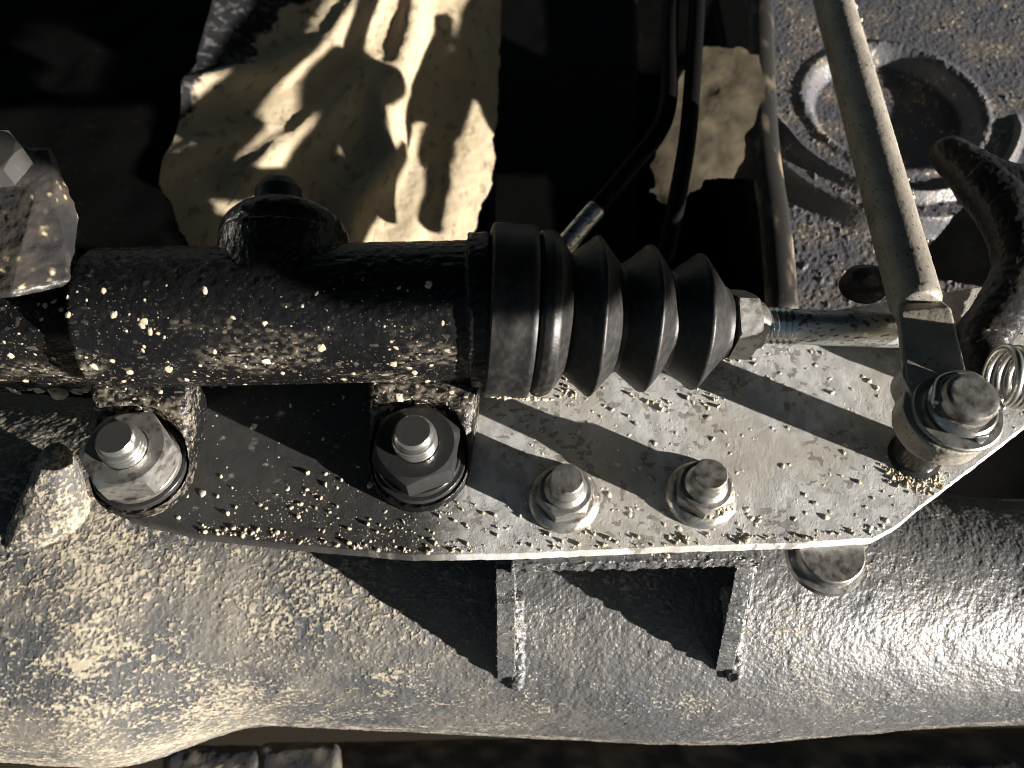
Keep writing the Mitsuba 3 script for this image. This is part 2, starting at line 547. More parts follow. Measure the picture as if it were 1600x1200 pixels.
# cast rib standing on the left of the tube
c0, c1 = P(85, 715, -14), P(60, 850, -22)
rib = Manifold.batch_hull([Manifold.sphere(3.0, 24).translate(P(88, 712, -12).tolist()), Manifold.sphere(6.0, 24).translate(P(100, 800, -24).tolist()),
                           Manifold.sphere(6.0, 24).translate(P(50, 840, -28).tolist()), Manifold.sphere(6.0, 24).translate(P(110, 790, -34).tolist())])
rib = trimesh.smoothing.filter_taubin(to_tri(rib.refine_to_length(.9)), iterations=6)
rib = roughen(rib, .6, .5, 31)
put('axle_tube__cast_rib', rib, 'mat_tube', True)

# ------------------------------------------------------------------ things low in the picture, below the axle
bar = roughen(lathe(dense([(0, .1), (0, 24), (300, 24), (300, .1)], 3.0), P(520, 1215, -175) + np.array([0, -12, 0]), [1, .02, 0], 64), .4, .3, 41)
put('lower_link_bar', bar, 'mat_paint', True, 'dark smooth bar crossing behind the lower right edge', 'bar', color=dusty(bar, -.2, 42, film=.6, base=BLACK * 1.5))
blk = Manifold.batch_hull([Manifold.sphere(4, 16).translate(P(x, y, z).tolist()) for x in (275, 395) for y in (1185, 1330) for z in (-150, -170)])
blk2 = Manifold.batch_hull([Manifold.sphere(4, 16).translate(P(x, y, z).tolist()) for x in (420, 515) for y in (1180, 1330) for z in (-150, -170)])
for k, b in enumerate((blk, blk2)):
    b = roughen(to_tri(b.refine_to_length(1.5)), .8, .3, 45 + k)
    put('spring_clamp_block', b, 'mat_paint_rough', True, ('muddy tan block peeking out below the axle, left of its grey neighbour' if k == 0 else 'grey dusty block peeking out below the axle, right of its tan neighbour'), 'block', 'blocks below the axle',
        color=dusty(b, .05 - .1 * k, 46 + k, film=.35, base=BLACK * 1.2))

# ------------------------------------------------------------------ mounting plate
out = [(150, 700), (158, 770), (200, 812), (310, 838), (480, 856), (640, 870), (800, 868), (1050, 857), (1250, 851), (1365, 843), (1400, 826), (1440, 793), (1520, 732), (1600, 670), (1720, 580),
       (1720, 430), (1560, 442), (1400, 468), (1240, 494), (1100, 515), (700, 520), (200, 600)]
pl = slab([XY(*p) for p in out], -2.6, 0, .45, 1.0, .35, 5)
put('mounting_plate__plate', pl, 'mat_plate', 40)
tag('mounting_plate', 'flat grey steel plate spattered with grit under the bellows and the studs', 'mounting plate')

poly_in = Polygon([XY(*p) for p in out]).buffer(-.8)
import shapely
def on_plate(n, dens, seed):
    r = np.random.default_rng(seed)
    pts = []
    x0, y0, x1, y1 = poly_in.bounds
    while len(pts) < n:
        p = r.uniform((x0, y0), (x1, y1), (4000, 2))
        ok = shapely.contains_xy(poly_in, p[:, 0], p[:, 1])
        ok &= r.random(4000) < dens(p)
        pts += list(p[ok])
    return np.array(pts[:n])


def px_of(p):
    q = np.asarray(p) - CAM
    d = q @ VIEW
    return 800 + F * q[:, 0] / d, 600 - F * (q @ UP) / d


def dens(p):
    u, v = px_of(np.c_[p, 0 * p[:, :1]])
    d = .25 + .75 * meshkit.noise(np.c_[p * .12, p[:, :1] * 0], 5)
    return d * np.where(u < 820, .30, 1.0)


pts = on_plate(1300, dens, 51)
r_ = np.random.default_rng(52)
flakes = crumbs(np.c_[pts, 0 * pts[:, :1]], np.tile([0, 0, 1.0], (len(pts), 1)), .14 + .62 * r_.random(len(pts)) ** 4, (1, .42), 53, 1)
put('mounting_plate__mud_flakes', flakes, 'mat_flake', 50, kind='stuff')


def near_edge(n, seed):
    r = np.random.default_rng(seed)
    e = [(310, 838), (480, 856), (640, 870), (800, 868), (1050, 857), (1250, 851), (1365, 843)]
    pts = []
    for _ in range(n):
        i = r.integers(0, 6)
        t = r.random()
        x = e[i][0] + t * (e[i + 1][0] - e[i][0])
        y = e[i][1] + t * (e[i + 1][1] - e[i][1]) - abs(r.normal(0, 9)) - 4
        pts.append(P(x, y, 0))
    return np.array(pts)


grit = [near_edge(900, 54)]
for cx, cy, sx, sy, n in ((440, 790, 70, 22, 190), (640, 822, 80, 12, 130), (740, 800, 40, 18, 90), (890, 612, 16, 12, 60), (950, 640, 50, 20, 70), (1090, 620, 45, 14, 110), (1130, 600, 25, 18, 70),
                          (1010, 625, 14, 8, 40), (880, 838, 45, 6, 60), (1300, 480, 40, 6, 90), (1440, 762, 60, 12, 90), (1110, 842, 60, 6, 50), (470, 470, 1, 1, 1)):
    a = r_.normal((cx, cy), (sx, sy), (2 * n, 2)); a = a[r_.random(len(a)) < .25 + 1.1 * meshkit.noise(np.c_[a * .035, a[:, :1] * 0], 3) ** 2]
    grit.append(np.array([P(x, y, 0) for x, y in a]))
grit = np.vstack(grit)
grit = grit[shapely.contains_xy(poly_in, grit[:, 0], grit[:, 1])]
gm = crumbs(grit, np.tile([0, 0, 1.0], (len(grit), 1)), .07 + .48 * r_.random(len(grit)) ** 6, (1, .8), 55, 1, .15)
put('mounting_plate__sand_grains', gm, 'mat_crumb', 50, kind='stuff')

# ------------------------------------------------------------------ welded bracket under the plate
def tube_top(x, y):
    r = AX_R - .8
    return AX_Z + math.sqrt(max(r * r - (y - AX_Y + x * .042) ** 2, 0)) - x * .055


def gusset(key, pt, pb, th):
    """An upright plate from under the mounting plate down to the tube, its front edge running from pt to pb (pixels)."""
    t = P(*pt, -6.5)
    # the foot: where the pixel's ray meets the tube
    for z in np.arange(-20, -95, -.25):
        b = P(*pb, z)
        if tube_top(b[0], b[1]) >= z:
            break
    k1, k2 = P(pb[0], pb[1] - 14, b[2] + 10), P(.5 * (pt[0] + pb[0]), pb[1] - 70, .40 * b[2] - .60 * 6.5 + 5)
    yz = [(t[1], t[2]), (k2[1], k2[2]), (k1[1], k1[2]), (b[1], b[2])]
    for y in np.linspace(b[1] + 1, t[1] + 22, 14):
        yz.append((y, tube_top(b[0], y) - 1.0))
    yz.append((t[1] + 22, t[2]))
    m = slab(yz, 0, th, .3, .5, 1.6, 61)
    v = np.asarray(m.vertices)
    mid_ = (t + b) / 2
    w = mid_ + (CAM - mid_) * .2
    co = np.linalg.solve(np.array([[1, *q[1:]] for q in (t, b, w)]), np.array([t[0], b[0], w[0]]))
    xs_ = co[0] + co[1] * v[:, 0] + co[2] * v[:, 1]
    m = trimesh.Trimesh(np.c_[xs_ + v[:, 2], v[:, 0], v[:, 1]], m.faces, process=False)
    m.fix_normals()
    m = m.subdivide_to_size(1.2)
    m = roughen(m, .35, 1.0, 62)
    put(key, m, 'mat_paint_rough', 40)
    return m, t, b


for nm, pt, pb in (('support_bracket__gusset', (776, 893), (778, 1062)), ('support_bracket__gusset', (1152, 886), (1118, 1050))):
    m, t_, b_ = gusset('tmp', pt, pb, 4.0)
    del scene['tmp']
    put(nm, m, 'mat_tube', True)
    wp = []
    for y in np.linspace(b_[1] - .6, b_[1] + 17, 30):
        wp.append((b_[0] + (4.0 if nm else 0) + .4 + (y - b_[1]) * (t_[0] - b_[0]) / (t_[1] - b_[1] + 1e-6) * .25, y, tube_top(b_[0], y) + .2))
    wd_ = roughen(sweep(np.array(wp), 2.3, 20).subdivide_to_size(.6), 1.1, .6, 69)
    put('support_bracket__weld_bead', wd_, 'mat_tube', True)
    cp, ci = trimesh.sample.sample_surface(m, 5000, seed=3)
    cn = m.face_normals[ci]
    ok = (cn[:, 1] < -.35) & (np.random.default_rng(4).random(5000) < .35)
    put('support_bracket__mud_crust', crumbs(cp[ok], cn[ok], .12 + .45 * np.random.default_rng(5).random(ok.sum()) ** 3, (1, .5), 63, 1), 'mat_flake', 50, kind='stuff')
# the web joining both gussets
w0, w1 = P(800, 893, -6.5), P(1185, 884, -6.5)
web = slab([(w0[0], w0[1]), (w1[0], w1[1]), (w1[0], w1[1] + 24), (w0[0], w0[1] + 24)], -6.6, -2.62, .35, .5, .8, 66)
web = roughen(web.subdivide_to_size(.7), .75, .55, 67)
web.vertices[:, 2] = np.minimum(web.vertices[:, 2], -2.62)
cp, ci = trimesh.sample.sample_surface(web, 9000, seed=3)
cn = web.face_normals[ci]
ok = (cn[:, 1] < -.35) & (np.random.default_rng(6).random(9000) < np.where(cp[:, 2] < -5.2, .6, .12))
put('support_bracket__mud_crust', crumbs(cp[ok], cn[ok], .12 + .45 * np.random.default_rng(7).random(ok.sum()) ** 3, (1, .5), 65, 1), 'mat_flake', 50, kind='stuff')
put('support_bracket__web', web, 'mat_tube', True)
tag('support_bracket', 'rough welded black bracket with two upright gussets between the grey plate and the axle tube', 'bracket')

# ------------------------------------------------------------------ bolt head below the plate's right end
c = XY(1292, 868, -6)
prof = dense([(0, .1), (0, 6.6), (.3, 6.9), (3.4, 7.0), (3.7, 8.1), (5.0, 8.3), (5.4, 8.0), (5.4, .1)], .5)
hd = lathe(prof, np.array([c[0], c[1], -2.65]), [0, 0, -1], 64)
put('lower_bolt_head', hd, 'mat_nut', 40, 'round grey bolt head peeping out below the right end of the plate', 'bolt')

# ------------------------------------------------------------------ black cylinder body
BZ = 20.0
ax0, ax1 = P(60, 500, BZ), P(790, 484, BZ)
ax0[2] = ax1[2] = BZ
AXD = (ax1 - ax0) / np.linalg.norm(ax1 - ax0)


def on_axis(px):
    """Point of the cylinder's axis seen in the pixel column px."""
    t = np.linspace(-120, 300, 8000)[:, None]
    q = ax0 + t * AXD
    u, v = px_of(q)
    return q[np.argmin(abs(u - px))]


B1, B2 = XY(178, 683, 16.5), XY(645, 673, 16.5)
body = cyl(on_axis(160), on_axis(765), 14.6, 64)
body += cyl(on_axis(735), on_axis(768), 16.2, 64)
for B, wl, wr in ((B1, 8.5, 8.5), (B2, 8.5, 10.5)):
    yb = ax0[1] - 9
    lug = hull_discs([(B[0], B[1], .05, 2.2, 10.8), (B[0] - wl, yb, .05, 12, 2), (B[0] + wr, yb, .05, 12, 2), (B[0] - wl * .7, B[1] + 6, .05, 2.2, 2), (B[0] + wr, B[1] + 9, .05, 3.2, 1.2)])
    body += lug
for B in (B1, B2):
    body -= Manifold.cylinder(30, 10.4, 11.2, 64).translate([B[0], B[1], 2.2])
# flat skirt on the lower left and the stout left end
e = on_axis(-60)
body += Manifold.batch_hull([Manifold.sphere(2, 16).translate(P(x, y, z).tolist()) for x in (-160, 140) for y, z in ((458, 26), (520, 25), (575, 14), (597, 5), (597, -2), (470, 0))])
# dome-shaped port on the rear top
pc = on_axis(440)
port_dir = np.array([0, .93, .36])
body += cyl(pc, pc + port_dir * 17, 14.2, 48, 13.4)
body += Manifold.sphere(13.6, 48).scale([1, .55, .9]).translate((pc + port_dir * 16).tolist())
body = to_tri(body.refine_to_length(.75))
body = trimesh.smoothing.filter_taubin(body, iterations=8)
body = roughen(body, .28, .9, 71)
put('hydraulic_cylinder__body', body, 'mat_body', True)
tag('hydraulic_cylinder', 'black cast hydraulic cylinder flecked with pale mud, lying across the left half', 'hydraulic cylinder')
cap = lathe(dense([(0, 4.6), (4.0, 5.2), (7.0, 5.0), (9.0, 3.6), (9.8, 1.6), (10, .05)], .6), pc + port_dir * 20.5 + np.array([-1.6, 0, 0]), port_dir, 32)
put('hydraulic_cylinder__bleed_cap', cap, 'mat_rubber', True)

# mud splashes on the body: sample its surface where the photograph shows it
area_pts, fi = trimesh.sample.sample_surface(body, 60000, seed=5)
fn_ = body.face_normals[fi]
u, v = px_of(area_pts)
face = (fn_ @ np.array([0, -.5, .87])) > .15
sel = face & (u > -30) & (u < 700) & (v > 425) & (v < 640)
w_ = meshkit.noise(area_pts * .10, 8)
sel &= rng.random(len(u)) < .012 * (0.2 + 2.2 * w_ ** 2) * np.where(v > 445, 1, .35) * 9
sp, sn = area_pts[sel], fn_[sel]
splash = crumbs(sp, sn, .06 + .85 * rng.random(len(sp)) ** 11, (1, .22), 74, 2)
put('hydraulic_cylinder__mud_splashes', splash, 'mat_crumb', True, kind='stuff')
# lumps along the skirt's lower edge
lp = np.array([P(x, y, 5.5) for x, y in ((22, 606), (48, 606), (62, 603), (92, 603), (125, 602), (134, 606), (165, 579), (176, 582), (615, 590), (640, 592), (655, 586))]) + np.array([0, 0, 0])
ln = np.tile(np.array([0, -.8, .6]), (len(lp), 1))
# set them on the body
pq = trimesh.proximity.closest_point(body, lp)
lumps = crumbs(pq[0], body.face_normals[pq[2]], np.array([1.5, .9, 1.3, 1.9, 1.4, .9, 2.0, 1.5, 1.9, 1.2, 1.0]), (1, .6), 76, 2)
put('hydraulic_cylinder__mud_lumps', lumps, 'mat_crumb', True, kind='stuff')

# block at the far left with its own bolt
blk = Manifold.batch_hull([Manifold.sphere(1.0, 16).translate(P(x, y, z).tolist()) for x, y, z in ((-120, 240, 38), (74, 238, 38), (112, 335, 32), (104, 438, 34), (20, 456, 38), (-120, 460, 38), (-120, 300, 0), (84, 300, 0), (112, 430, 10), (0, 450, 10))])
blk = to_tri(blk.refine_to_length(.8))
blk = trimesh.smoothing.filter_taubin(blk, iterations=6)
blk = roughen(blk, .5, .7, 78)
put('end_block', blk, 'mat_paint', True, 'black grit-covered block at the far left edge above the cylinder', 'block', color=dusty(blk, .06, 79, .8, film=.16))
bc = P(2, 240, 44)
put('banjo_bolt', hex_prism((bc[0] - 3, bc[1] + 1), 30, 44, 11, 12), 'mat_stud', 30, 'shiny bolt head cut by the left edge of the picture', 'bolt')

# ------------------------------------------------------------------ studs with nuts
def big_stud(B, z, rot, tip, lab, mat):
    k = 'stud_and_nut'
    i = 0
    while k in labels:
        i += 1
        k = f'stud_and_nut_{i:03d}'
    tag(k, lab, 'nut', 'large nuts holding the cylinder')
    c = (B[0], B[1])
    w = lathe(dense([(0, 5.2), (0, 9.6), (.25, 9.9), (1.1, 9.9), (1.35, 9.7), (1.35, 5.2)], .6), np.array([*c, z]), [0, 0, 1], 72)
    put(k + '__washer', w, 'mat_darknut', 40)
    s = lathe(dense([(0, 5.3), (0, 8.6), (.2, 8.9), (1.3, 8.9), (1.5, 8.7), (1.5, 5.2)], .6), np.array([*c, z + 1.36]), [0, 0, 1], 72)
    put(k + '__spring_washer', s, mat, 40)
    n = hex_prism(c, z + 2.87, tip - 5.0, 16.4, rot)
    n -= Manifold.cylinder(3, 4.4, 6.0, 64).translate([c[0], c[1], tip - 5.0 - .9])
    put(k + '__hex_nut', n, mat, 25)
    put(k + '__threaded_stud', thread(c, z - 1, tip, 4.65, 1.25, .42, 1.5), 'mat_stud', 40)


big_stud(B1, 2.2, 8, 16.5, 'pale steel hex nut on a flat-ended stud, leftmost of the two large nuts', 'mat_nut')
big_stud(B2, 2.2, 22, 16.5, 'oily black hex nut on a bright stud, beside the bare grey plate', 'mat_darknut')


def small_bolt(px, py, tip, rot, lab, seed):
    k = 'flange_bolt'
    i = 0
    while k in labels:
        i += 1
        k = f'flange_bolt_{i:03d}'
    tag(k, lab, 'bolt', 'small flange bolts on the grey plate')
    c = XY(px, py, tip)
    fl = lathe(dense([(0, .1), (0, 7.3), (.3, 7.6), (.9, 7.6), (1.5, 7.1), (2.2, 6.0), (2.3, .1)], .4), np.array([*c, .02]), [0, 0, 1], 64)
    put(k + '__flange', fl, 'mat_nut', 40)
    put(k + '__hex', hex_prism(c, 1.6, 5.8, 10.8, rot), 'mat_nut', 25)
    pin = lathe(dense([(0, 4.3), (1.0, 4.4), (2.0, 3.6), (tip - 5.9, 3.35), (tip - 5.55, 3.1), (tip - 5.5, .05)], .4), np.array([*c, 5.5]), [0, 0, 1], 48)
    put(k + '__pin', pin, 'mat_nut', 30)
    r = np.random.default_rng(seed)
    pts, nr = [], []
    for _ in range(150):
        a = r.normal(.6 if seed == 81 else -.4, .55)
        h = r.uniform(0, 5)
        rr = 4.9 + (5.2 - h) * .42 + r.normal(0, .15)
        pts.append([c[0] + rr * math.cos(a), c[1] + rr * math.sin(a), h])
        nr.append([math.cos(a), math.sin(a), .5])
    g = crumbs(np.array(pts), np.array(nr), .15 + .5 * r.random(150) ** 2.5, (1, .7), seed, 1)
    put(k + '__caked_dirt', g, 'mat_crumb', True, kind='stuff')


small_bolt(886, 747, 11.5, 10, 'small flange bolt with sandy dirt caked on its right side', 81)
small_bolt(1112, 740, 11.5, 24, 'small flange bolt nearest the middle of the bright grey plate, right of the sandier one', 82)

# ------------------------------------------------------------------ rubber bellows
boot_ax0 = on_axis(765)
b_end = P(1130, 506, 15.5)
BD = (b_end - boot_ax0) / np.linalg.norm(b_end - boot_ax0)
BL = float(np.linalg.norm(b_end - boot_ax0))


def sboot(px):
    t = np.linspace(-20, BL + 60, 6000)[:, None]
    u, v = px_of(boot_ax0 + t * BD)
    return float(t[np.argmin(abs(u - px)), 0])


collar = dense([(sboot(760), 15.0), (sboot(761), 17.6), (sboot(764), 18.3), (sboot(824), 18.3), (sboot(829), 17.9), (sboot(831), 15.0)], .5)
ww = lambda s, ph, r: r + .12 * np.sin(3 * ph + s) * (r > 17)
put('rubber_bellows__collar', lathe(collar, boot_ax0, BD, 128, ww), 'mat_rubber', 40)


def peak(px, r, w):   # a rounded crest
    return [(sboot(px - w), r - w * .11), (sboot(px - w * .35), r - .18), (sboot(px), r), (sboot(px + w * .35), r - .18), (sboot(px + w), r - w * .13)]


def crest_line(px):
    return np.interp(px, [850, 925, 1005, 1080], [17.9, 16.8, 15.8, 14.2])


prof = [(sboot(829), 15.0), (sboot(831), 16.4), (sboot(838), 17.5), (sboot(850), 17.9), (sboot(862), 17.3), (sboot(872), 15.4), (sboot(884), 12.8)]
prof += peak(925, 17.0, 8) + [(sboot(958), 11.8), (sboot(966), 11.4)]
prof += peak(1006, 16.0, 8) + [(sboot(1036), 10.8), (sboot(1043), 10.5)]
prof += peak(1084, 14.4, 9) + [(sboot(1122), 8.6), (sboot(1130), 8.0), (sboot(1131), 5.0)]
prof = np.array(prof)


def boot_fn(s, ph, r):
    return r + .22 * np.sin(2 * ph + s * .3) + .12 * np.sin(5 * ph - s * .7)


put('rubber_bellows__folds', lathe(dense(prof, .35), boot_ax0, BD, 160, boot_fn), 'mat_rubber', 50)
tag('rubber_bellows', 'black pleated rubber bellows between the cylinder and the steel push rod', 'rubber boot')
# grit under the collar
gp = []
r8 = np.random.default_rng(90)
for _ in range(130):
    s, a = sboot(r8.uniform(772, 870)), r8.normal(0, .07)
    _, uu, vv = frame(BD)
    d = np.array([0, -.78 + a, -.35]); d -= BD * (d @ BD); d /= np.linalg.norm(d)
    gp.append((boot_ax0 + BD * s + d * 18.2, d))
g = crumbs(np.array([x for x, _ in gp]), np.array([x for _, x in gp]), .12 + .55 * r8.random(130) ** 3, (1, .6), 91, 1)
put('rubber_bellows__sand', g, 'mat_crumb', True, kind='stuff')

# ------------------------------------------------------------------ push rod
pr0 = boot_ax0 + BD * sboot(1122)
pr1 = P(1470, 519, 5.0)
PD = (pr1 - pr0) / np.linalg.norm(pr1 - pr0)
PL = float(np.linalg.norm(pr1 - pr0))


def sp_(px):
    t = np.linspace(-10, PL + 40, 6000)[:, None]
    u, v = px_of(pr0 + t * PD)
    return float(t[np.argmin(abs(u - px)), 0])


tag('push_rod', 'bright steel push rod with a lock nut and a short thread, right of the bellows', 'push rod')
a_, u_, v_ = frame(PD)
M = np.c_[u_, v_, a_, pr0]


def rod_hex(px0, px1, af, rot):
    h = sp_(px1) - sp_(px0)
    return hex_prism((0, 0), 0, h, af, rot).translate([0, 0, sp_(px0)]).transform(M)


put('push_rod__lock_nut', rod_hex(1134, 1170, 13.5, 20), 'mat_nut', 25)
put('push_rod__nut_collar', lathe(dense([(sp_(1165), .1), (sp_(1166), 5.6), (sp_(1184), 5.2), (sp_(1190), 4.4), (sp_(1191), .1)], .4), pr0, PD, 64), 'mat_nut', 40)
L0, L1 = sp_(1186), sp_(1234)
s = np.arange(L0, L1, .12)
pitch = 1.45
put('push_rod__thread', lathe(np.c_[s, np.full(len(s), 4.1)], pr0, PD, 72, lambda s, ph, r: r - .62 * (np.abs(((s / pitch - ph / 6.2832) % 1) - .5) * 2) ** 1.0), 'mat_stud', 60)
put('push_rod__shaft', lathe(dense([(sp_(1232), .1), (sp_(1233), 3.7), (sp_(1240), 3.95), (PL, 3.95), (PL + .3, .1)], .8), pr0, PD, 64), 'mat_push', 40)

# ------------------------------------------------------------------ link rod
LZ = 17.0
l_top, l_bot = P(1277, -90, 3), P(1433, 482, LZ)
l_dir = (l_bot - l_top) / np.linalg.norm(l_bot - l_top)
Ln = float(np.linalg.norm(l_bot - l_top))
shaft = lathe(dense([(0, .1), (0, 5.4), (Ln - 2.0, 5.4), (Ln - .6, 5.0), (Ln, 3.5), (Ln + .2, .1)], .8), l_top, l_dir, 72)
shaft = roughen(shaft, .07, .8, 101)
put('link_rod__shaft', shaft, 'mat_rod', 50)
tag('link_rod', 'dull brownish steel link rod slanting down the right side to its eye', 'link rod')
# forged flat and eye
PV = XY(1521, 617, 27.0)      # pivot centre
eye_c = np.array([PV[0], PV[1]]) + np.array([-1.0, .2])
flat = Manifold.batch_hull([Manifold.sphere(1.0, 16).translate(P(x, y, z).tolist()) for x, y, z in ((1408, 492, LZ + 2.8), (1478, 486, LZ + 2.8), (1500, 582, 20.0), (1420, 598, 20.0), (1408, 492, LZ - 2.6), (1478, 486, LZ - 2.6), (1500, 582, 14.6), (1420, 598, 14.6), (1425, 472, LZ), (1455, 468, LZ))])
neck = hull_discs([(*XY(1445, 590, 20.0), 14.0, 20.6, 4.6), (*eye_c, 13.6, 19.6, 6.0)])
eyem = flat + neck + Manifold.cylinder(6.0, 9.0, 9.0, 64).translate([*eye_c, 13.6])
eyem = to_tri(eyem.refine_to_length(.7))
eyem = trimesh.smoothing.filter_taubin(eyem, iterations=8)
eyem = roughen(eyem, .12, .9, 103)
put('link_rod__eye', eyem, 'mat_rod', 50)
# crumbs of mud along the rod's right edge
side = np.cross(l_dir, [0, 0, 1.0]); side /= np.linalg.norm(side)
if side[0] < 0:
    side = -side
r9 = np.random.default_rng(104)
pp, qq = [], []
for _ in range(240):
    a = r9.normal(.1, .25)
    d = side * math.cos(a) + np.array([0, 0, 1.0]) * math.sin(a)
    pp.append(l_top + l_dir * r9.uniform(0, Ln - 4) + d * 5.4)
    qq.append(d)
sz = .12 + .35 * r9.random(240) ** 4
for px, py in ((1322, 18), (1326, 30), (1330, 45), (1318, 10), (1325, 24), (1412, 300), (1414, 310), (1436, 380)):
    i = np.argmin([abs(px_of(np.array([p]))[1][0] - py) for p in pp])
    sz[i] = r9.uniform(.8, 1.3)
put('link_rod__mud_crumbs', crumbs(np.array(pp), np.array(qq), sz, (1, .7), 105, 1), 'mat_crumb', True, kind='stuff')

# ------------------------------------------------------------------ pivot pin
tag('pivot_pin', 'round grey pivot pin with a washer standing in the eye of the link rod', 'pin')
put('pivot_pin__boss', lathe(dense([(0, 5.6), (.5, 5.6), (.9, 4.7), (13.0, 4.7), (13.6, 4.4), (13.6, 2)], .5), np.array([*PV, 0.02]), [0, 0, 1], 64), 'mat_darknut', 35)
put('pivot_pin__pin', lathe(dense([(13, 5.2), (23.4, 5.2), (23.6, 4.7), (24.2, 4.7), (24.4, 5.2), (26.1, 5.2), (26.8, 4.8), (27.0, 4.1), (27.0, .05)], .5), np.array([*PV, 0]), [0, 0, 1], 64), 'mat_nut', 35)
put('pivot_pin__collar', lathe(dense([(0, 4), (0, 6.3), (.4, 6.6), (1.3, 6.6), (1.7, 6.2), (1.7, 4)], .5), np.array([*PV, 21.6]), [0, 0, 1], 64), 'mat_stud', 35)
put('pivot_pin__washer', lathe(dense([(0, 5), (0, 8.4), (.3, 8.7), (1.0, 8.7), (1.3, 8.4), (1.3, 5)], .5), np.array([*PV, 19.62]), [0, 0, 1], 72), 'mat_nut', 35)
tooth = Manifold.batch_hull([Manifold.sphere(.5, 12).translate([PV[0] + x, PV[1] + y, z]) for x, y, z in ((1.2, -6.4, 22.2), (3.0, -6.2, 22.2), (2.2, -6.9, 20.6), (2.2, -5.6, 20.6))])
put('pivot_pin__locking_tab', tooth, 'mat_stud', 40)
# dirt round the pin's foot
r10 = np.random.default_rng(107)
ang = r10.normal(-1.9, .7, 170)
rad = 5.6 + np.abs(r10.normal(0, 1.6, 170))
pp = np.c_[PV[0] + rad * np.cos(ang), PV[1] + rad * np.sin(ang), 0 * rad + .05]
put('pivot_pin__sand', crumbs(pp, np.tile([0, 0, 1.0], (170, 1)), .15 + .5 * r10.random(170) ** 3, (1, .7), 108, 1), 'mat_crumb', True, kind='stuff')

# ------------------------------------------------------------------ return spring
t = np.linspace(0, 9, 9 * 28)
s0, s1 = P(1556, 585, 21), P(1760, 612, 21)
sd, su, sv = frame(s1 - s0)
hel = s0 + sd * (t * 2.1)[:, None] + 5.6 * (np.cos(t * 2 * np.pi)[:, None] * su + np.sin(t * 2 * np.pi)[:, None] * sv)
hook_end = catmull([np.array([PV[0] + 6.4, PV[1] - 1.5, 24.3]), np.array([PV[0] + 3, PV[1] + 5.6, 24.3]), np.array([PV[0] - 3.4, PV[1] + 5.2, 24.1]), np.array([PV[0] - 5.9, PV[1] + 0, 24.1])][::-1], 10)
put('return_spring__coil', sweep(hel, .85, 12), 'mat_spring', True)
put('return_spring__hook', sweep(hook_end, .8, 12), 'mat_spring', True)
tag('return_spring', 'silvery coil spring hooked to the pivot pin at the right edge', 'spring')

# ------------------------------------------------------------------ hooked lever at right
hp = catmull([P(1478, 236, 4), P(1535, 285, 5), P(1578, 345, 6), P(1588, 420, 6), P(1560, 490, 6), P(1528, 545, 5), P(1560, 600, 5)], 14)
rad = np.interp(np.linspace(0, 1, len(hp)), [0, .17, .33, .5, .67, .83, 1], [5.2, 7.6, 7.4, 5.4, 5.8, 6.0, 6])
hk = sweep(hp, rad, 40, .8)
arm = sweep(catmull([P(1535, 285, 5), P(1600, 300, 5), P(1700, 300, 5)], 12), 7.4, 32, .8)
hk = to_tri(Manifold.batch_boolean([Manifold(m3.Mesh(np.asarray(x.vertices, np.float32), np.asarray(x.faces, np.uint32))) for x in (hk, arm)], m3.OpType.Add).refine_to_length(.8)) if False else trimesh.util.concatenate([hk, arm])
hk = roughen(hk.subdivide_to_size(1.0), .3, .8, 111)
put('hooked_lever', hk, 'mat_paint', True, 'black hook-shaped lever curving down the right edge behind the link rod', 'lever', color=dusty(hk, -.12, 112, .6, film=.06, base=BLACK * .5))
sp_pts, fi = trimesh.sample.sample_surface(hk, 260, seed=6)

# ------------------------------------------------------------------ dished frame panel, upper right
cx, cy = XY(1395, 168, -29)
px_scale = 1305 / 240.0
gx, gy = np.meshgrid(np.linspace(XY(1225, 300, -30)[0], XY(1900, 300, -30)[0], 420), np.linspace(XY(1400, 470, -30)[1], XY(1400, -260, -30)[1], 460), indexing='ij')
rr = np.hypot(gx - cx, (gy - cy) * 1.0)
rr = rr + 1.2 * (meshkit.fbm(np.stack([gx, gy, 0 * gx], -1) * .06, 2, 121) - .5)
z = np.full_like(gx, -28.0)
z -= 5.2 * ss(28.5, 23.5, rr)
z += .8 * np.exp(-((rr - 30.0) / 1.6) ** 2)
lowside = ss(-2, -14, gy - cy)
z -= lowside * (1.2 * ss(41, 42.2, rr) + 7.0 * ss(47, 50, rr))
z += 2.2 * lowside * np.exp(-((rr - 39.5) / .9) ** 2)
pos = np.stack([gx, gy, z], -1).reshape(-1, 3)
fn2 = meshkit.fbm(pos * .8, 4, 122)
sp2 = ss(.70, .78, meshkit.fbm(pos * .55, 3, 123))
pos[:, 2] += .5 * (fn2 - .5) + .5 * sp2
pm = trimesh.Trimesh(pos, np.vstack([grid(420, 460)[:, [0, 1, 2]], grid(420, 460)[:, [0, 2, 3]]]), process=False)
hole = Polygon([XY(*a, -36) for a in ((1432, 400), (1470, 365), (1520, 318), (1575, 290), (1600, 430), (1540, 448), (1470, 438))])
keep = ~shapely.contains_xy(hole, pm.triangles_center[:, 0], pm.triangles_center[:, 1])
pm.update_faces(keep)
pm.remove_unreferenced_vertices()
if pm.face_normals[0][2] < 0:
    pm.invert()
put('dished_panel', pm, 'mat_paint_rough', True, 'black speckled steel panel with a round shallow dish, upper right', 'panel', color=dusty(pm, .08, 124, .9, film=.35, base=BLACK * 4.2))

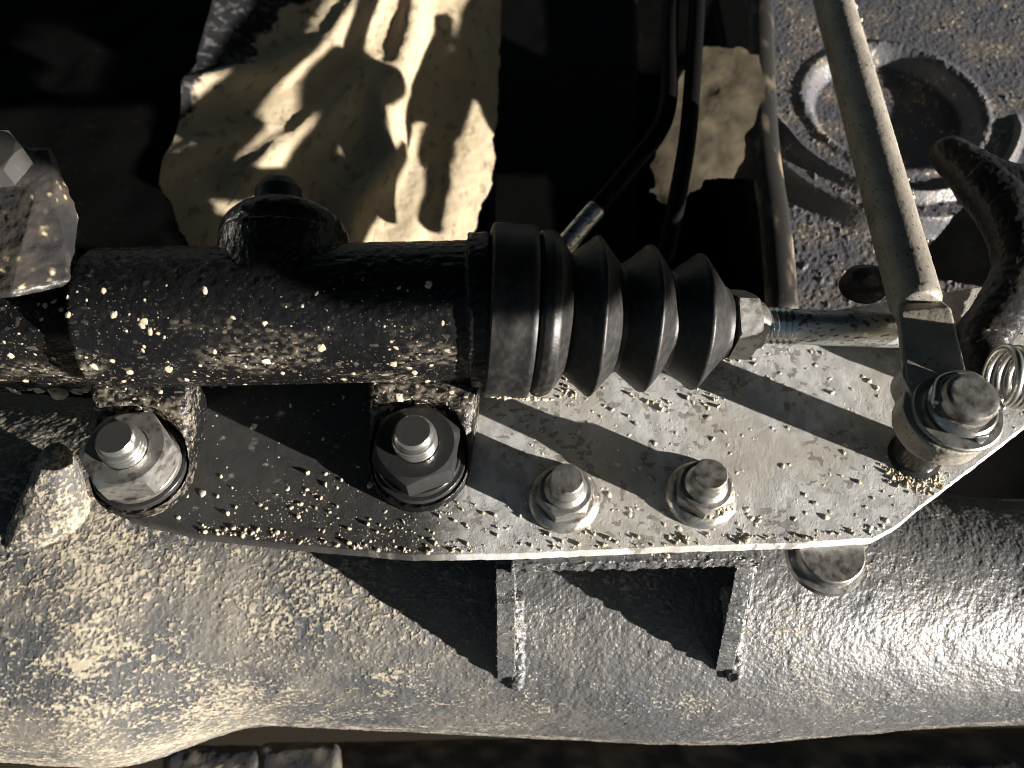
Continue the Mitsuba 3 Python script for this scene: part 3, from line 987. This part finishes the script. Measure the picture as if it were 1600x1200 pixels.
# ------------------------------------------------------------------ tan mud-caked sheet behind
def line_dist(p, pts):
    d = np.full(len(p), 1e9)
    side_ = np.zeros(len(p))
    for a, b in zip(pts[:-1], pts[1:]):
        ab = b - a
        t = np.clip(((p - a) @ ab) / (ab @ ab), 0, 1)
        w = p - (a + t[:, None] * ab)
        dd = np.linalg.norm(w, axis=1)
        s = np.sign(ab[0] * w[:, 1] - ab[1] * w[:, 0])
        side_ = np.where(dd < d, s, side_)
        d = np.minimum(d, dd)
    return d * side_


TZ = -40.0
nxg, nyg = 300, 260
U, V = np.meshgrid(np.linspace(0, 1, nxg), np.linspace(0, 1, nyg), indexing='ij')
x0, x1 = XY(300, 390, TZ)[0] - 6, XY(770, 200, TZ)[0] + 2
y0, y1 = XY(500, 440, TZ)[1], XY(500, -60, TZ)[1]
gx, gy = x0 + (x1 - x0) * U, y0 + (y1 - y0) * V
xy = np.stack([gx, gy], -1).reshape(-1, 2)
warp = (meshkit.fbm(np.c_[xy * .03, xy[:, :1] * 0], 3, 131) - .5) * 10
hz = np.zeros(len(xy))
for pts_, amp, wd in (([(300, 210), (430, 150), (520, 90), (600, -40)], 7, 6), ([(540, 400), (560, 330), (610, 240), (600, 150), (640, 60), (650, -40)], 7, 5), ([(400, 330), (470, 250), (540, 180), (580, 110)], 6, 6),
                      ([(700, 400), (690, 340), (720, 250), (740, 160), (730, -40)], 2, 8), ([(270, 330), (350, 270), (420, 240)], 4, 5), ([(610, 420), (640, 330), (660, 250)], 3.5, 6)):
    q_ = np.array([XY(*a, TZ) for a in pts_])
    d = line_dist(xy, q_) + warp * .5
    hz += amp * np.exp(-(d / wd) ** 2) * np.where(d > 0, 1, 1)
hz += 5 * (meshkit.fbm(np.c_[xy * .035, xy[:, :1] * 0], 3, 132) - .5) + .9 * (meshkit.fbm(np.c_[xy * .22, xy[:, :1] * 0], 3, 133) - .5)
pos = np.c_[xy, TZ + 17 + .66 * hz - .32 * (xy[:, 0] - x0)]
tm = trimesh.Trimesh(pos, np.vstack([grid(nxg, nyg)[:, [0, 1, 2]], grid(nxg, nyg)[:, [0, 2, 3]]]), process=False)
# torn outline, its right side cut along the shadow edge
outl = Polygon([XY(*a, TZ) for a in ((262, 300), (300, 232), (330, 160), (352, 60), (400, -30), (420, -80), (790, -80), (775, 120), (765, 240), (735, 330), (700, 440), (330, 440), (300, 398), (285, 350))])
fc = tm.triangles_center[:, :2] + 3.0 * (np.stack([meshkit.fbm(np.c_[tm.triangles_center[:, :2] * .12, 0 * tm.triangles_center[:, :1]], 3, k) for k in (134, 135)], 1) - .5)
tm.update_faces(shapely.contains_xy(outl, fc[:, 0], fc[:, 1]))
tm.remove_unreferenced_vertices()
if tm.face_normals[0][2] < 0:
    tm.invert()
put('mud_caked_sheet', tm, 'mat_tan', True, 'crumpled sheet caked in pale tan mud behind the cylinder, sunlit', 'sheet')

# ------------------------------------------------------------------ black block standing in for shadow, pipes and hoses between
fr = Manifold.batch_hull([Manifold.sphere(3, 16).translate(P(x, y, z).tolist()) for x in (775, 985) for y in (-120, 420) for z in (-84, -104)])  # black block added in place of the shadow on the tan sheet
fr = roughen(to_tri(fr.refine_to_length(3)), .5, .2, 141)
put('shadow_block', fr, 'mat_black', True, 'black block standing in for a shadow behind the top of the bellows', 'shadow block')
p_ = catmull([P(1052, -60, -12), P(1046, 60, -12), P(1040, 180, -13), P(985, 262, -18), P(915, 345, -26), P(868, 400, -30)], 12)
put('brake_hose__hose', sweep(p_[:-14], 2.7, 24), 'mat_black', True)
put('brake_hose__lit_end', sweep(p_[-16:], 3.0, 24), 'mat_push', True, 'end of the hose made pale for the sunlight on it')  # hose end given a pale metal to stand for sunlight on it
tag('brake_hose', 'thin black hose bending down behind the bellows to an end made pale for sunlight', 'hose')
p_ = catmull([P(1092, -60, -10), P(1086, 60, -11), P(1076, 200, -13), P(1060, 300, -16), P(1040, 400, -20)], 12)
put('dark_pipe', sweep(p_, 2.6, 24), 'mat_black', True, 'straight black pipe just right of the thin hose', 'pipe')
p_ = catmull([P(1188, -60, -30), P(1190, 120, -28), P(1196, 240, -26), P(1212, 360, -24), P(1222, 480, -24)], 12)
put('rusty_strap', sweep(p_, 4.6, 24, .6), 'mat_pipe', True, 'narrow rust-flecked strap left of the slanting link rod', 'strap')
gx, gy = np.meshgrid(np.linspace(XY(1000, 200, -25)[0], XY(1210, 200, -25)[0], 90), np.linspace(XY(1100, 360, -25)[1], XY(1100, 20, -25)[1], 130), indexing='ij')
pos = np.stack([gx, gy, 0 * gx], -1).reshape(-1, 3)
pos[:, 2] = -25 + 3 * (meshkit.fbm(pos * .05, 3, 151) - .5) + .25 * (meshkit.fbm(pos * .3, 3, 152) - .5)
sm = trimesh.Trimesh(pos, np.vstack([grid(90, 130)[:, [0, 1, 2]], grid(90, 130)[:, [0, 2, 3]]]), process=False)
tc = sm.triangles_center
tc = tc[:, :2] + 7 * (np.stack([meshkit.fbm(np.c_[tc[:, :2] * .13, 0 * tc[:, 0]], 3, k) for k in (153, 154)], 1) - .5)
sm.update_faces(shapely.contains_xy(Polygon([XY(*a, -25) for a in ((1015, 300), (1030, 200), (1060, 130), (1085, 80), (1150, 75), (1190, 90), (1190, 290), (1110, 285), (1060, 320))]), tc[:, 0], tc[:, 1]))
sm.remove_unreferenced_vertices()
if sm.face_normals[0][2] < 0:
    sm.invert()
put('tan_flap', sm, 'mat_shaded_tan', True, 'small tan patch of sheet darkened in colour for shade, seen between the dark pipes', 'sheet')
c = P(1352, 444, -4)
put('rubber_stop', roughen(trimesh.Trimesh(*(lambda s: (s.vertices * [6.2, 5.0, 5.0] + c, s.faces))(trimesh.creation.icosphere(subdivisions=4))), .5, .4, 143), 'mat_rubber', True, 'small black rubber stop half hidden left of the link rod', 'bump stop')
